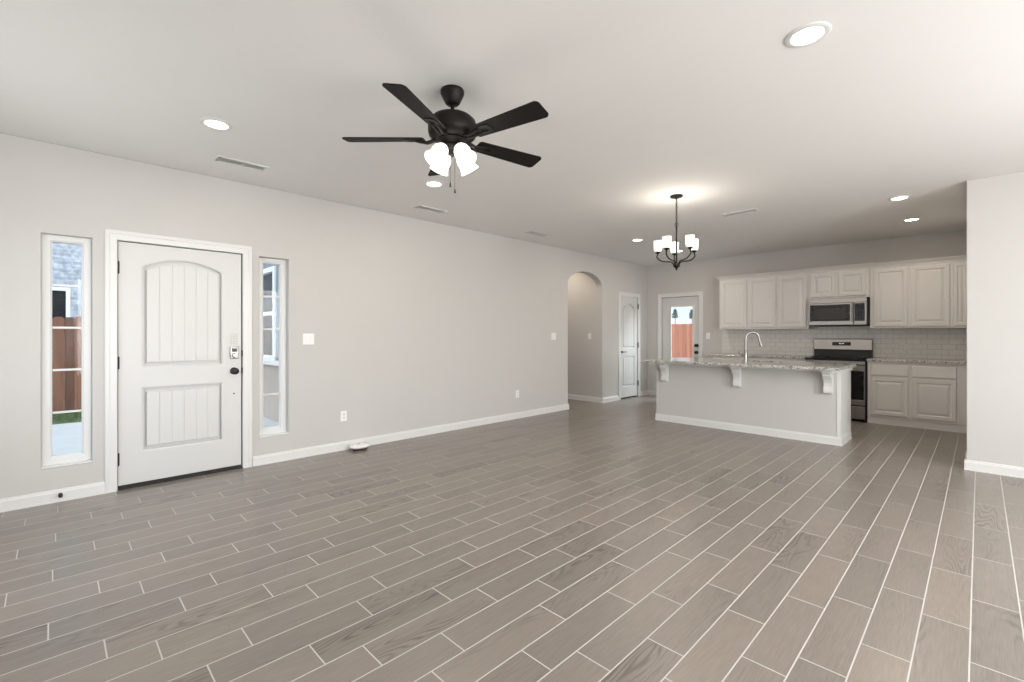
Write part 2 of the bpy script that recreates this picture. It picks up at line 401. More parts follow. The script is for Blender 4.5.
def glass_mat():
    m = bpy.data.materials.new('window_glass'); nt = nodes_of(m); N, L = nt.nodes, nt.links
    out = N.new('ShaderNodeOutputMaterial'); mix = N.new('ShaderNodeMixShader')
    t = N.new('ShaderNodeBsdfTransparent'); g = N.new('ShaderNodeBsdfGlossy'); g.inputs['Roughness'].default_value = .02
    lw = N.new('ShaderNodeLayerWeight'); lw.inputs['Blend'].default_value = .5
    fac = math_n(nt, 'ADD', math_n(nt, 'MULTIPLY', math_n(nt, 'POWER', lw.outputs['Facing'], 5.0), .3), .012)
    t.inputs['Color'].default_value = (.94, .96, .95, 1)
    L.new(fac, mix.inputs[0]); L.new(t.outputs[0], mix.inputs[1]); L.new(g.outputs[0], mix.inputs[2]); L.new(mix.outputs[0], out.inputs[0])
    return m
M_glass = glass_mat()
def emis(name, col, st):
    return mat(name, (.9, .88, .85), .4, noise=.01, emit=col, estr=st)
M_fanshade = emis('fan_opal_glass_lit', (1.0, .96, .90), 1.0)
M_chshade = emis('chandelier_opal_glass_lit', (1.0, .93, .83), .5)
M_lens = emis('downlight_lens_lit', (1.0, .97, .92), 9)
M_lens_warm = emis('warm_lens_lit', (1.0, .80, .60), 6)

# ------------------------------------------------------------------ the room
def struct(o): return prop(o, kind='structure')
WT = .14
PLAN = [(-5.114, RY-WT), (RX+WT, RY-WT), (RX+WT, YB+WT), (-5.114, YB+WT), (-5.114, 7.43), (-8.2, 7.43), (-8.2, 6.02), (-5.114, 6.02)]
b = MB(); b.plate(PLAN, [], -.06, 0); struct(b.build('floor', M_floor))
b = MB(); b.plate(PLAN, [], H, H+.08); struct(b.build('ceiling', M_ceil))
WIN1 = (-.062, .221, .268, 2.05); WIN2 = (1.440, 1.716, .268, 2.05)
D1 = (.36, 1.306, 0, 2.07); ARCH = (6.282, 7.31); D2 = (7.915, 8.605, 0, 2.06)
holes = [rect(*WIN1), rect(*WIN2), rect(D1[0], D1[1], .0, D1[3]), arch_poly(ARCH[0], ARCH[1], .0, 2.155, .255, 18), rect(D2[0], D2[1], 0, D2[3])]
# doors and arch reach the floor: the wall outline walks around them
def wall_outline(y0, y1, z1, cuts):
    p = [(y0, 0)]
    for c in cuts: p += c
    return p + [(y1, 0), (y1, z1), (y0, z1)]
arch_cut = [(ARCH[0], 0)] + [(6.796-.514*math.cos(PI*k/20), 2.155+.255*math.sin(PI*k/20)) for k in range(21)] + [(ARCH[1], 0)]
cuts = [[(D1[0],0),(D1[0],D1[3]),(D1[1],D1[3]),(D1[1],0)], arch_cut, [(D2[0],0),(D2[0],D2[3]),(D2[1],D2[3]),(D2[1],0)]]
b = MB(ML()); b.plate(wall_outline(RY-.14, YB, H, cuts), [rect(*WIN1), rect(*WIN2)], -WT, 0, .006)
struct(b.build('wall_left', M_wall))
BD = (-4.675, -3.86, 0, 2.055)
b = MB(MY(YB)); b.plate([(-5.114,0),(BD[0],0),(BD[0],BD[3]),(BD[1],BD[3]),(BD[1],0),(.03,0),(.03,H),(-5.114,H)], [], -WT, 0, 0)
struct(b.build('wall_back', M_wall))
b = MB(MY(YP)); b.plate(rect(XP, RX+.14, 0, H), [], -WT, 0, .004); struct(b.build('wall_partition', M_wall))
b = MB(); b.box(XP, .03, YP+WT, YB, 0, H); struct(b.build('wall_kitchen', M_wall))
RW = [(2.9, 4.8, .7, 2.2), (.15, 2.05, .7, 2.2)]
MR = frame((0,-1,0),(0,0,1),(-1,0,0),(RX,0,0))
b = MB(MR); b.plate(rect(-YP-.14, -RY+.14, 0, H), [rect(-r[1], -r[0], r[2], r[3]) for r in RW], -WT, 0, 0); struct(b.build('wall_right', M_wall))
MF = frame((-1,0,0),(0,0,1),(0,1,0),(0,RY,0))
FW = [(-4.35, -2.65, .8, 2.2)]
b = MB(MF); b.plate(rect(-RX, -XL, 0, H), [rect(-r[1], -r[0], r[2], r[3]) for r in FW], -WT, 0, 0); struct(b.build('wall_rear', M_wall))
# hallway behind the arch
b = MB(); b.box(-8.1, XL-WT, 7.311, 7.43, 0, H); struct(b.build('wall_hallway', M_wall))
b = MB(); b.box(-8.1, XL-WT, 6.02, 6.14, 0, H); struct(b.build('wall_hallway_near', M_wall))
b = MB(); b.box(-8.2, -8.1, 6.02, 7.43, 0, H); struct(b.build('wall_hallway_end', M_wall))

def base_profile(b, a, c, t=.014, h=.096):
    """baseboard run in a wall frame from u=a to u=c"""
    pts = [(0,0),(t+.004,0),(t+.004,.012),(t,.016),(t,h-.022),(t-.005,h-.014),(t-.006,h-.004),(t-.010,h),(0,h)]
    b.rings([[(a, v, w) for w, v in pts], [(c, v, w) for w, v in pts]])
b = MB(ML())
for a, c in ((RY, .299), (1.378, ARCH[0]), (ARCH[1], 7.85), (8.675, YB)): base_profile(b, a, c)
struct(b.build('baseboard_left', M_trim))
b = MB(MY(YB)); base_profile(b, XL, -4.745); base_profile(b, -3.79, -3.43); struct(b.build('baseboard_back', M_trim))
b = MB(MY(YP)); base_profile(b, XP-.016, RX)
b.M = frame((0,-1,0),(0,0,1),(-1,0,0),(XP,0,0)); base_profile(b, -YP-.5, -YP+.016)
struct(b.build('baseboard_partition', M_trim))
b = MB(MR); base_profile(b, -YP, -RY); struct(b.build('baseboard_right', M_trim))
b = MB(MF); base_profile(b, -RX, -XL); struct(b.build('baseboard_rear', M_trim))
b = MB(MY(7.311)); base_profile(b, -8.1, XL+.002)
b.M = frame((0,-1,0),(0,0,1),(-1,0,0),(XL-WT,0,0)) if False else frame((-1,0,0),(0,0,1),(0,1,0),(0,ARCH[0],0)); base_profile(b, -XL-.014, -XL+WT)
struct(b.build('baseboard_hallway', M_trim))

# ------------------------------------------------------------------ windows
def sidelight(name, y0, y1, z0, z1, dp=0.0):
    root = thing(name, (XL, (y0+y1)/2, z0), None, None, kind='structure')
    b = MB(ML(XL-dp))
    b.plate(rect(y0, y1, z0, z1), [rect(y0+.058, y1-.058, z0+.075, z1-.052)], -.105, -.045, .004, hole_bw=.014, hole_bd=.012)
    b.box(y0, y1, z0, z0+.012, -.045, .006+dp)
    b.build('window_frame', M_vinyl, root)
    gy0, gy1, gz0, gz1 = y0+.06, y1-.06, z0+.077, z1-.054
    b = MB(ML(XL-dp)); b.box(gy0-.01, gy1+.01, gz0-.01, gz1+.01, -.085, -.081); b.build('pane', M_glass, root)
    b = MB(ML(XL-dp))
    for k in range(1, 5):
        z = gz0 + (gz1-gz0)*k/5; b.box(gy0, gy1, z-.008, z+.008, -.080, -.070)
    b.build('muntin', M_vinyl, root)
sidelight('window_1', *WIN1); sidelight('window_2', *WIN2, dp=.025)
def plain_window(name, M, r, flip):
    a, c = (-r[1], -r[0])
    root = thing(name, tuple(M @ Vector(((a+c)/2, r[2], 0))), None, None, kind='structure')
    b = MB(M); m = (r[2]+r[3])/2
    b.plate(rect(a, c, r[2], r[3]), [rect(a+.05, c-.05, r[2]+.05, m-.02), rect(a+.05, c-.05, m+.02, r[3]-.05)], -.11, -.05, .004)
    b.box(a, c, r[2]-.03, r[2], -.05, .03)
    b.build('window_frame', M_vinyl, root)
    b = MB(M); b.box(a+.04, c-.04, r[2]+.04, r[3]-.04, -.088, -.083); b.build('pane', M_glass, root)
plain_window('window_3', MR, RW[0], 0); plain_window('window_4', MR, RW[1], 0)
plain_window('window_5', MF, FW[0], 0)

# ------------------------------------------------------------------ doors
def casing(M, a, c, top, w=.075, t=.018):
    """three-sided door trim with a stepped profile, inner edge at a, c, top"""
    prof = [(0,0),(0,.010),(.006,.013),(.045,.014),(.050,t),(w-.006,t),(w,t-.005),(w,0)]
    b = MB(M)
    def pt(k, d, h):
        return [(a-d, 0, h), (a-d, top+d, h), (c+d, top+d, h), (c+d, 0, h)][k]
    b.rings([[pt(k, d, h) for d, h in prof] for k in range(4)])
    return b
def planked_door(M, root, a, c, z0, z1, w0, w1, panels, nplank, matl):
    """door slab with sunk panels of tongued boards; panels = (u0,u1,z0,side,top)"""
    b = MB(M)
    hs = [seg_arch(p[0], p[1], p[2], p[3], p[4]) if p[4] > p[3] else rect(p[0], p[1], p[2], p[3]) for p in panels]
    b.plate(rect(a, c, z0, z1), hs, w0+.012, w1, .002, hole_bw=.014, hole_bd=.0045)
    b.box(a, c, z0, z1, w0, w0+.010)
    slab = b.build('door_slab', matl, root)
    for p in panels:
        b = MB(M); top = max(p[3], p[4]); i = .030
        u0, u1 = p[0]+i-.008, p[1]-i+.008; pw = (u1-u0)/nplank
        for k in range(nplank):
            x0, x1 = u0+k*pw+.0002, u0+(k+1)*pw-.0002
            if p[4] > p[3]:
                m, hw, sg = (p[0]+p[1])/2, (p[1]-p[0])/2, p[4]-p[3]; R = (hw*hw+sg*sg)/(2*sg)
                tz = lambda x: p[4]-R+math.sqrt(R*R-(x-m)**2)-i
            else: tz = lambda x: p[3]-i
            n = 4
            ol = [(x0, p[2]+i), (x1, p[2]+i)] + [(x1-(x1-x0)*j/n, tz(x1-(x1-x0)*j/n)) for j in range(n+1)]
            b.plate(ol, [], w0+.010, w1-.003, .004, .0022)
        b.build('door_panel', matl, root)
    return slab
def hinge(M, u, z, root, h=.10, w=0.0):
    b = MB(M); b.lathe([(.0075, z-h/2), (.0075, z+h/2)], c=(0,0,0), n=10, M2=None) if False else None
    b.tube([(u, z-h/2-.004, w), (u, z+h/2+.004, w)], .0075, 8)
    b.box(u-.012, u+.012, z-h/2, z+h/2, w-.008, w-.003)
    b.build('hinge', M_black, root)
def knob(M, u, z, root, w0, r=.030, name='door_knob', m=None):
    b = MB(M)
    b.lathe([(.001, w0), (r*1.05, w0), (r*1.05, w0+.006), (r*.45, w0+.012), (r*.38, w0+.03), (r*.75, w0+.036), (r, w0+.048), (r*.95, w0+.060), (r*.5, w0+.066), (.001, w0+.067)], c=(u, z, 0), n=20, cap=False)
    return b.build(name, m or M_black, root, smooth=50)
# front door
M = ML()
d1 = thing('door_1', (XL, .833, 0), None, None, kind='structure')
casing(M, .379-.004, 1.287+.006, 2.056, .080).build('door_casing', M_trim, d1)
b = MB(M)
b.plate([(D1[0],0),(.374,0),(.374,2.056),(1.293,2.056),(1.293,0),(D1[1],0),(D1[1],D1[3]),(D1[0],D1[3])], [], -WT, 0, 0)
b.build('door_jamb', M_trim, d1)
planked_door(M, d1, .381, 1.284, .034, 2.050, -.060, -.016,
             [(.545, 1.120, 1.012, 1.850, 1.932), (.545, 1.120, .302, .822, 0)], 6, M_door)
b = MB(M); b.box(.375, 1.292, 0, .012, -.12, -.004); b.box(.381, 1.284, .012, .034, -.058, -.022); b.build('door_threshold', M_rubber, d1)
b = MB(M); b.box(.374, .381, .03, 2.056, -.07, -.035); b.box(1.284, 1.293, .03, 2.056, -.07, -.035); b.box(.374, 1.293, 2.050, 2.056, -.07, -.035); b.build('weather_strip', M_rubber, d1)
for z in (1.835, 1.048, .253): hinge(M, .3775, z, d1, w=-.008)
b = MB(M); b.plate([(1.19,1.055),(1.255,1.055),(1.26,1.10),(1.258,1.165),(1.187,1.165),(1.185,1.10)], [], -.016, .010, .006, .005)
lk = b.build('deadbolt_lock', M_nickel, d1)
b = MB(M); b.lathe([(.001,.008),(.024,.008),(.024,.016),(.018,.026),(.001,.027)], c=(1.222,1.085,0), n=20, cap=False); b.box(1.217, 1.227, 1.065, 1.105, .024, .036); b.build('thumb_turn', M_steel, lk, smooth=40)
b = MB(M); b.box(1.200, 1.245, 1.118, 1.152, .009, .013); b.build('lock_keypad', M_greyglass, lk)
knob(M, 1.222, .936, d1, -.016, .032)
b = MB(M); b.lathe([(.001,-.0165),(.007,-.0165),(.007,-.0145),(.001,-.0145)], c=(1.222,.722,0), n=12, cap=False); b.build('screw_hole', M_dark, d1)
b = MB(M)
for z in (1.245, 1.265, 1.285, 1.213, 1.195):
    b.box(1.192, 1.252, z-.005, z+.004, -.0155, -.0148)
for x in (1.198, 1.222, 1.246): b.box(x-.003, x+.003, 1.20, 1.285, -.0155, -.0147)
b.build('faint_sticker', mat('faded_print', (.59, .585, .57), .6, noise=.05), d1)
b = MB(M)
for z in (1.10, .936): b.box(1.2925, 1.2945, z-.028, z+.028, -.05, -.002)
b.build('strike_plate', M_black, d1)
# closet door beyond the arch
d2 = thing('door_2', (XL, 8.26, 0), None, None, kind='structure')
casing(M, 7.932, 8.590, 2.045, .078).build('door_casing', M_trim, d2)
b = MB(M); b.plate([(D2[0],0),(7.928,0),(7.928,2.049),(8.594,2.049),(8.594,0),(D2[1],0),(D2[1],D2[3]),(D2[0],D2[3])], [], -WT, 0, 0); b.build('door_jamb', M_trim, d2)
planked_door(M, d2, 7.935, 8.586, .028, 2.042, -.050, -.012,
             [(8.045, 8.476, 1.015, 1.80, 1.90), (8.045, 8.476, .25, .84, 0)], 4, M_door)
b = MB(M); b.box(7.93, 8.59, -.001, .027, -.13, -.05); b.build('door_gap_shade', M_dark, d2)  # dark block below the slab stands in for the shade in the gap
for z in (1.86, 1.066, .282): hinge(M, 8.590, z, d2, w=.012)
b = MB(M); b.lathe([(.001,-.012),(.026,-.012),(.026,-.002),(.010,.004),(.010,.035),(.001,.036)], c=(8.0,.937,0), n=16, cap=False)
b.tube([(8.0,.937,.03),(8.04,.938,.036),(8.105,.936,.034)], [.010,.009,.008], 8); b.build('lever_handle', M_black, d2, smooth=40)
# back door with glass
M = MY(YB)
d3 = thing('door_3', (-4.267, YB, 0), None, None, kind='structure')
casing(M, -4.660, -3.874, 2.046, .078).build('door_casing', M_trim, d3)
b = MB(M); b.plate([(BD[0],0),(-4.664,0),(-4.664,2.048),(-3.870,2.048),(-3.870,0),(BD[1],0),(BD[1],BD[3]),(BD[0],BD[3])], [], -WT, 0, 0); b.build('door_jamb', M_trim, d3)
b = MB(M); b.plate(rect(-4.655, -3.878, .03, 2.040), [rect(-4.475, -3.985, .30, 1.865)], -.075, -.030, .002); b.build('door_slab', M_door, d3)
b = MB(M); b.plate(rect(-4.490, -3.970, .285, 1.880), [rect(-4.452, -4.008, .325, 1.842)], -.032, -.018, .006); b.build('glass_bead', M_trim, d3)
b = MB(M); b.box(-4.47, -3.99, .31, 1.86, -.056, -.050); b.build('pane', M_glass, d3)
b = MB(M); b.box(-4.664, -4.655, .03, 2.048, -.07, -.045); b.box(-4.664, -3.87, 2.040, 2.048, -.07, -.045); b.box(-4.664, -3.87, 0, .03, -.12, -.03); b.build('weather_strip', M_rubber, d3)
for z, nm in ((1.067, 'deadbolt_lock'), (.930, 'door_knob')): knob(M, -3.925, z, d3, -.030, .030, nm)

# ------------------------------------------------------------------ wall plates, outlets
def wall_plate(M, u, z, w, h, kind, label, cat, group, nm):
    o = M @ Vector((u, z-h/2, 0))
    root = thing(nm, tuple(o), label, cat, group)
    b = MB(M); b.plate(rect(u-w/2, u+w/2, z-h/2, z+h/2), [], 0, .006, .004, .003); b.build('cover_plate', M_plastic, root)
    if kind[0] == 'rocker':
        n = kind[1]
        for k in range(n):
            x = u + (k-(n-1)/2)*.046
            b = MB(M)
            b.rings([[(x-.0165,z-.033,.006),(x+.0165,z-.033,.006),(x+.0165,z+.033,.006),(x-.0165,z+.033,.006)],
                     [(x-.015,z-.031,.009),(x+.015,z-.031,.009),(x+.015,z+.031,.012),(x-.015,z+.031,.012)]])
            b.build('rocker', M_plastic, root)
    else:
        for k in (-1, 1):
            b = MB(M); b.lathe([(.001,.006),(.017,.006),(.016,.009),(.001,.009)], c=(u, z+k*.020, 0), n=16, cap=False)
            soc = b.build('socket', M_plastic, root)
            b = MB(M); b.box(u-.008, u-.005, z+k*.020-.002, z+k*.020+.008, .009, .0095); b.box(u+.005, u+.008, z+k*.020-.002, z+k*.020+.008, .009, .0095); b.box(u-.002, u+.002, z+k*.020-.010, z+k*.020-.006, .009, .0095)
            b.build('slot', M_dark, soc)
    return root
Mw = ML()
wall_plate(Mw, 1.912, 1.234, .116, .116, ('rocker', 2), 'white double rocker switch on the wall right of the front door sidelight', 'light switch', None, 'light_switch')
wall_plate(Mw, 5.898, 1.252, .116, .116, ('rocker', 2), 'white switch plate on the long wall just left of the arch', 'light switch', None, 'light_switch')
wall_plate(MY(7.311), -5.265, 1.25, .072, .116, ('rocker', 1), 'small white switch on the hallway wall seen through the arch', 'light switch', None, 'light_switch')
wall_plate(MY(YB), -3.695, 1.254, .072, .116, ('rocker', 1), 'small white switch between the glass back door and the kitchen cabinets', 'light switch', None, 'light_switch')
wall_plate(Mw, 2.296, .376, .072, .116, ('outlet',), 'white wall outlet low down above the small white device on the floor', 'outlet', None, 'wall_outlet')
wall_plate(Mw, 5.042, .372, .072, .116, ('outlet',), 'white wall outlet low on the long wall nearest the arch', 'outlet', None, 'wall_outlet')
M_plastic = mat('almond_plastic', (.70, .68, .64), .35, noise=.01)
wall_plate(MY(YB-.010), -.80, 1.09, .072, .116, ('outlet',), 'outlet set in the tiled backsplash right of the stove', 'outlet', None, 'wall_outlet')
M_plastic = bpy.data.materials['white_plastic']
# door stop
ds = thing('door_stop', (XL+.014, .041, .055), 'small black door stop on the baseboard left of the front door', 'door stop')
b = MB(ML(XL)); b.lathe([(.001,.014),(.013,.014),(.013,.019),(.006,.022),(.006,.060),(.001,.060)], c=(.041,.055,0), n=14, cap=False); b.build('stop_shaft', M_black, ds, smooth=40)
b = MB(ML(XL)); b.lathe([(.001,.058),(.012,.058),(.013,.066),(.010,.074),(.001,.075)], c=(.041,.055,0), n=14, cap=False); b.build('stop_tip', M_rubber, ds, smooth=40)
# white device on the floor
gd = thing('plastic_device', (-4.865, 2.43, 0), 'small white oval plastic device lying on the floor against the baseboard', 'device')
def oval(rx, ry, z, n=28, c=(-4.865, 2.43)): return [(c[0]+rx*math.cos(2*PI*k/n), c[1]+ry*math.sin(2*PI*k/n), z) for k in range(n)]
b = MB(); b.rings([oval(.050,.075,0), oval(.055,.08,.012), oval(.06,.085,.022)]); b.build('device_base', M_rubber, gd, smooth=40)
b = MB(); b.rings([oval(.062,.088,.020), oval(.085,.112,.032), oval(.088,.116,.042), oval(.078,.105,.056), oval(.045,.07,.064), oval(.02,.03,.066)]); b.build('device_shell', M_plastic, gd, smooth=50)
b = MB(); b.rings([oval(.016,.016,.0655, 16, (-4.865,2.42)), oval(.014,.014,.069, 16, (-4.865,2.42))]); b.build('device_button', M_grey, gd, smooth=50)

# ------------------------------------------------------------------ cabinets
def cab_door(M, root, a, c, z0, z1, w, name='door', nm_knob=False):
    b = MB(M); s_ = .056 if (c-a) > .2 else .045
    b.plate(rect(a, c, z0, z1), [rect(a+s_, c-s_, z0+s_, z1-s_)], w, w+.020, .005, .005, hole_bw=.010, hole_bd=.008)
    d = b.build(name, M_cab, root)
    b = MB(M); i = s_+.004
    b.box(a+s_-.004, c-s_+.004, z0+s_-.004, z1-s_+.004, w+.002, w+.007)
    b.frustum(a+i+.004, c-i-.004, z0+i+.004, z1-i-.004, w+.007, w+.018, .026)
    b.build('raised_panel', M_cab, d)
    return d
def carcass(b, x0, x1, y0, y1, z0, z1): b.box(x0, x1, y0, y1, z0, z1)
def crown(b, x0, x1, yf, z, left=True, right=False):
    """crown moulding around the top of a wall cabinet; front at yf"""
    prof = [(0,-.075),(.008,-.070),(.014,-.050),(.040,-.022),(.056,-.012),(.062,0),(0,0)]
    path = []
    if left: path += [('l', YB-.001)]
    def ring(px, py, dx, dy): return [(px+dx*d, py+dy*d, z+h) for d, h in prof]
    R = []
    if left: R.append([(x0-d, YB-.001, z+h) for d, h in prof]); R.append([(x0-d, yf-d, z+h) for d, h in prof])
    else: R.append([(x0, yf-d, z+h) for d, h in prof])
    if right: R.append([(x1+d, yf-d, z+h) for d, h in prof]); R.append([(x1+d, yf+.12, z+h) for d, h in prof])
    else: R.append([(x1, yf-d, z+h) for d, h in prof])
    b.rings(R)
CT = 2.338
def wall_cab(label, x0, x1, z0, yf, doors, z_top_door, left=False, right=False, ctop=CT):
    root = thing('wall_cabinet', ((x0+x1)/2, YB, z0), label, 'cabinet', None)
    b = MB(); b.box(x0, x1, yf, YB-.002, z0, ctop-.03)
    b.build('cabinet_body', M_cab, root, bevel=.002)
    b = MB(); crown(b, x0, x1, yf, ctop, left, right); b.build('crown_moulding', M_cab, root)
    for a, c in doors: cab_door(MY(yf), root, a, c, z0+.028, z_top_door, 0)
    return root
YU = 8.665
wall_cab('white three-door wall cabinet nearest the glass back door, above the backsplash', -3.35, -1.938, 1.374, YU, [(-3.325,-2.885), (-2.86,-2.425), (-2.385,-1.975)], 2.245, left=True)
wall_cab('short white two-door wall cabinet directly above the microwave', -1.936, -1.154, 1.845, YU-.022, [(-1.905,-1.572), (-1.536,-1.195)], 2.245, left=True, right=True, ctop=CT+.006)
wall_cab('white wall cabinet right of the microwave, running to the side wall', -1.152, XP-.002, 1.374, YU, [(-1.104,-.719), (-.686,-.285), (-.250,-.105)], 2.245)

YC = 8.400
def base_cab(label, x0, x1, fronts, ex=0):
    root = thing('base_cabinet', ((x0+x1)/2, YB, 0), label, 'cabinet')
    b = MB(); b.box(x0, x1, YC, YB-.002, .10, .893); b.box(x0, x1, YC+.018, YB-.002, 0, .10)
    b.build('cabinet_body', M_cab, root, bevel=.002)
    b = MB(); b.box(x0, x1, YC+.006, YC+.0175, 0, .085); b.build('toe_kick', M_cab, root, bevel=.002)
    for a, c in fronts:
        cab_door(MY(YC), root, a, c, .135, .672, 0)
        b = MB(MY(YC)); b.plate(rect(a, c, .700, .850), [], 0, .020, .006, .006); b.build('drawer', M_cab, root)
    return root
base_cab('white base cabinet right of the stove with two doors below two drawers', -1.146, XP-.002, [(-1.105,-.695), (-.652,-.212)])
base_cab('white base cabinet left of the stove, behind the island', -3.36, -1.928, [(-3.33,-2.90), (-2.86,-2.43), (-2.39,-1.96)])
def worktop(name, label, outline, z0, z1, holes=()):
    b = MB(); b.plate(outline, list(holes), z0, z1, .010, .008)
    return prop(b.build(name, M_granite, None, bevel=.003), label, 'worktop')
b = MB(); b.plate(rect(-1.150, XP-.002, 8.368, YB-.011), [], .894, .932, .008, .008)
b.box(XP-.016, XP-.002, 8.375, YB-.011, .932, .94)
prop(b.build('granite_worktop', M_granite), 'speckled granite worktop on the base cabinet right of the stove', 'worktop')
worktop('granite_worktop', 'speckled granite worktop against the backsplash left of the stove', rect(-3.435, -1.926, 8.368, YB-.011), .894, .932)
b = MB(); b.box(-3.413, XP-.002, YB-.010, YB, .932, 1.374); b.box(-1.938, -1.152, YB-.010, YB, 1.374, 1.845)
b.box(-1.925,-1.151, YB-.010, YB, .5, .932)
struct(b.build('wall_backsplash', M_subway))
b = MB(); b.box(-3.420, -3.413, YB-.012, YB, .932, 1.374); struct(b.build('trim_1', M_trim))

# ------------------------------------------------------------------ range
rg = thing('kitchen_range', (-1.538, 8.65, 0), 'stainless steel and black kitchen stove between the base cabinets', 'stove')
x0, x1, yf = -1.919, -1.157, 8.365
b = MB(); b.box(x0, x1, yf+.022, YB-.03, .035, .895); b.build('oven_body', M_black, rg, bevel=.003)
for xx in (x0+.05, x1-.05):
    for yy in (yf+.08, YB-.10):
        b = MB(); b.lathe([(.018, 0), (.018, .035)], c=(xx, yy, 0), n=12); b.build('leveling_foot', M_black, rg, smooth=40)
b = MB(); b.box(x0-.003, x1+.003, yf-.012, YB-.09, .895, .917); b.build('cooktop', M_blackglass, rg, bevel=.005)
for cx in (x0+.2, (x0+x1)/2, x1-.2):          # cast grates
    b = MB(); w = .115 if cx != (x0+x1)/2 else .10
    for dx in (-w, 0, w): b.box(cx+dx-.006, cx+dx+.006, yf+.05, YB-.16, .930, .943)
    for yy in (yf+.05, yf+.17, yf+.29, YB-.172): b.box(cx-w, cx+w, yy, yy+.012, .930, .943)
    for dx in (-w, w):
        for yy in (yf+.052, YB-.17): b.box(cx+dx-.006, cx+dx+.006, yy, yy+.01, .917, .931)
    b.build('grate', M_iron, rg)
for cx, cyy in ((x0+.2, yf+.16), (x0+.2, yf+.38), (x1-.2, yf+.16), (x1-.2, yf+.38)):
    b = MB(); b.lathe([(.001,.917),(.045,.917),(.045,.924),(.032,.930),(.001,.930)], c=(cx, cyy, 0), n=18, cap=False); b.build('burner', M_iron, rg, smooth=40)
b = MB(); b.rings([[(x0, YB-.095, .917), (x0, YB-.03, .917), (x0, YB-.03, 1.055), (x0, YB-.075, 1.055)], [(x1, YB-.095, .917), (x1, YB-.03, .917), (x1, YB-.03, 1.055), (x1, YB-.075, 1.055)]]); b.build('back_riser', M_black, rg)
b = MB(); b.rings([[(x, YB-.115, 1.045), (x, YB-.03, 1.045), (x, YB-.03, 1.210), (x, YB-.075, 1.215), (x, YB-.095, 1.205)] for x in (x0-.002, x1+.002)])
bp_ = b.build('backguard', M_steel, rg, bevel=.003)
Mb = frame((1,0,0),(0,.124,.992),(0,-.992,.124),(0, YB-.1175, 1.045))
b = MB(Mb); b.box(-1.665, -1.420, .062, .118, 0, .006); disp = b.build('display', M_blackglass, bp_)
b = MB(Mb)
for dx, wd in ((-.032, .010), (-.016, .010), (.006, .010), (.022, .010)):
    cxx = -1.5425+dx
    b.box(cxx, cxx+wd, .098, .1005, .006, .0065); b.box(cxx, cxx+wd, .088, .0905, .006, .0065); b.box(cxx, cxx+.002, .088, .1, .006, .0065); b.box(cxx+wd-.002, cxx+wd, .088, .1, .006, .0065)
b.build('clock_digits', emis('clock_digits_lit', (.8, .9, 1), .6), disp)
M = MY(yf+.022)
b = MB(M); b.plate(rect(x0+.002, x1-.012, .838, .893), [], 0, .024, .006, .005); cp = b.build('control_panel', M_steel, rg)
for k in range(5):
    xx = x0+.09+k*(.762-.18)/4
    b = MB(M); b.lathe([(.001,.024),(.019,.024),(.017,.045),(.001,.046)], c=(xx, .866, 0), n=16, cap=False); b.box(xx-.003, xx+.003, .850, .882, .044, .052); b.build('burner_knob', M_steel, cp, smooth=40)
b = MB(M); b.plate(rect(x0+.002, x1-.012, .245, .828), [rect(x0+.028, x1-.026, .325, .745)], .002, .026, .006, .005); od = b.build('oven_door', M_steel, rg)
b = MB(M); b.box(x0+.020, x1-.020, .31, .76, .004, .018); b.build('oven_window', M_blackglass, od)
b = MB(M); b.tube([(x0+.06,.788,.065),(x1-.07,.788,.065)], .011, 12)
for xx in (x0+.10, x1-.11): b.tube([(xx,.788,.020),(xx,.788,.065)], .008, 8)
b.build('oven_handle', M_steel, od, smooth=40)
b = MB(M); b.plate(rect(x0+.002, x1-.012, .045, .228), [], .002, .024, .006, .005); b.build('warming_drawer', M_steel, rg)

# ------------------------------------------------------------------ microwave
mw = thing('microwave', (-1.545, 8.7, 1.415), 'stainless steel microwave mounted under the short cabinet above the stove', 'microwave')
x0, x1, yf, z0, z1 = -1.925, -1.163, 8.600, 1.412, 1.842
M = MY(yf)
b = MB(); b.box(x0, x1, yf+.002, YB-.004, z0, z1); b.build('oven_body', M_black, mw, bevel=.003)
b = MB(M); b.plate(rect(x0, x1-.014, z1-.072, z1-.002), [], 0, .020, .004); vg = b.build('vent_panel', M_steel, mw)
b = MB(M); b.plate(rect(x0, -1.335, z0+.018, z1-.074), [rect(x0+.022, -1.385, z0+.080, z1-.100)], 0, .022, .004); dr = b.build('oven_door', M_steel, mw)
b = MB(M); b.box(x0+.015, -1.38, z0+.072, z1-.092, .002, .018); dg = b.build('door_glass', M_blackglass, dr)
b = MB(M); b.box(x0+.070, -1.435, z0+.105, z1-.150, .018, .0188); b.build('viewing_screen', M_greyglass, dg)
b = MB(M); b.tube([(-1.352,z0+.065,.050),(-1.352,z1-.085,.050)], .011, 12); b.tube([(-1.352,z0+.09,.018),(-1.352,z0+.09,.05)], .008, 8); b.tube([(-1.352,z1-.11,.018),(-1.352,z1-.11,.05)], .008, 8)
b.build('door_handle', M_steel, dr, smooth=40)
b = MB(M); b.plate(rect(-1.333, x1-.014, z0+.018, z1-.074), [], 0, .020, .004); cpn = b.build('control_panel', M_steel, mw)
b = MB(M); b.box(-1.325, x1-.040, z0+.075, z1-.090, .020, .022); kp = b.build('keypad', M_blackglass, cpn)
b = MB(M)
for r_ in range(6):
    for c_ in range(3): b.box(-1.305+c_*.035, -1.285+c_*.035, z0+.092+r_*.028, z0+.104+r_*.028, .022, .0224)
b.build('keypad_buttons', mat('keypad_grey', (.045, .045, .045), .5, noise=.1), kp)
b = MB(M); b.box(-1.285, -1.235, z1-.118, z1-.106, .022, .0225); b.build('clock_display', M_greyglass, kp)

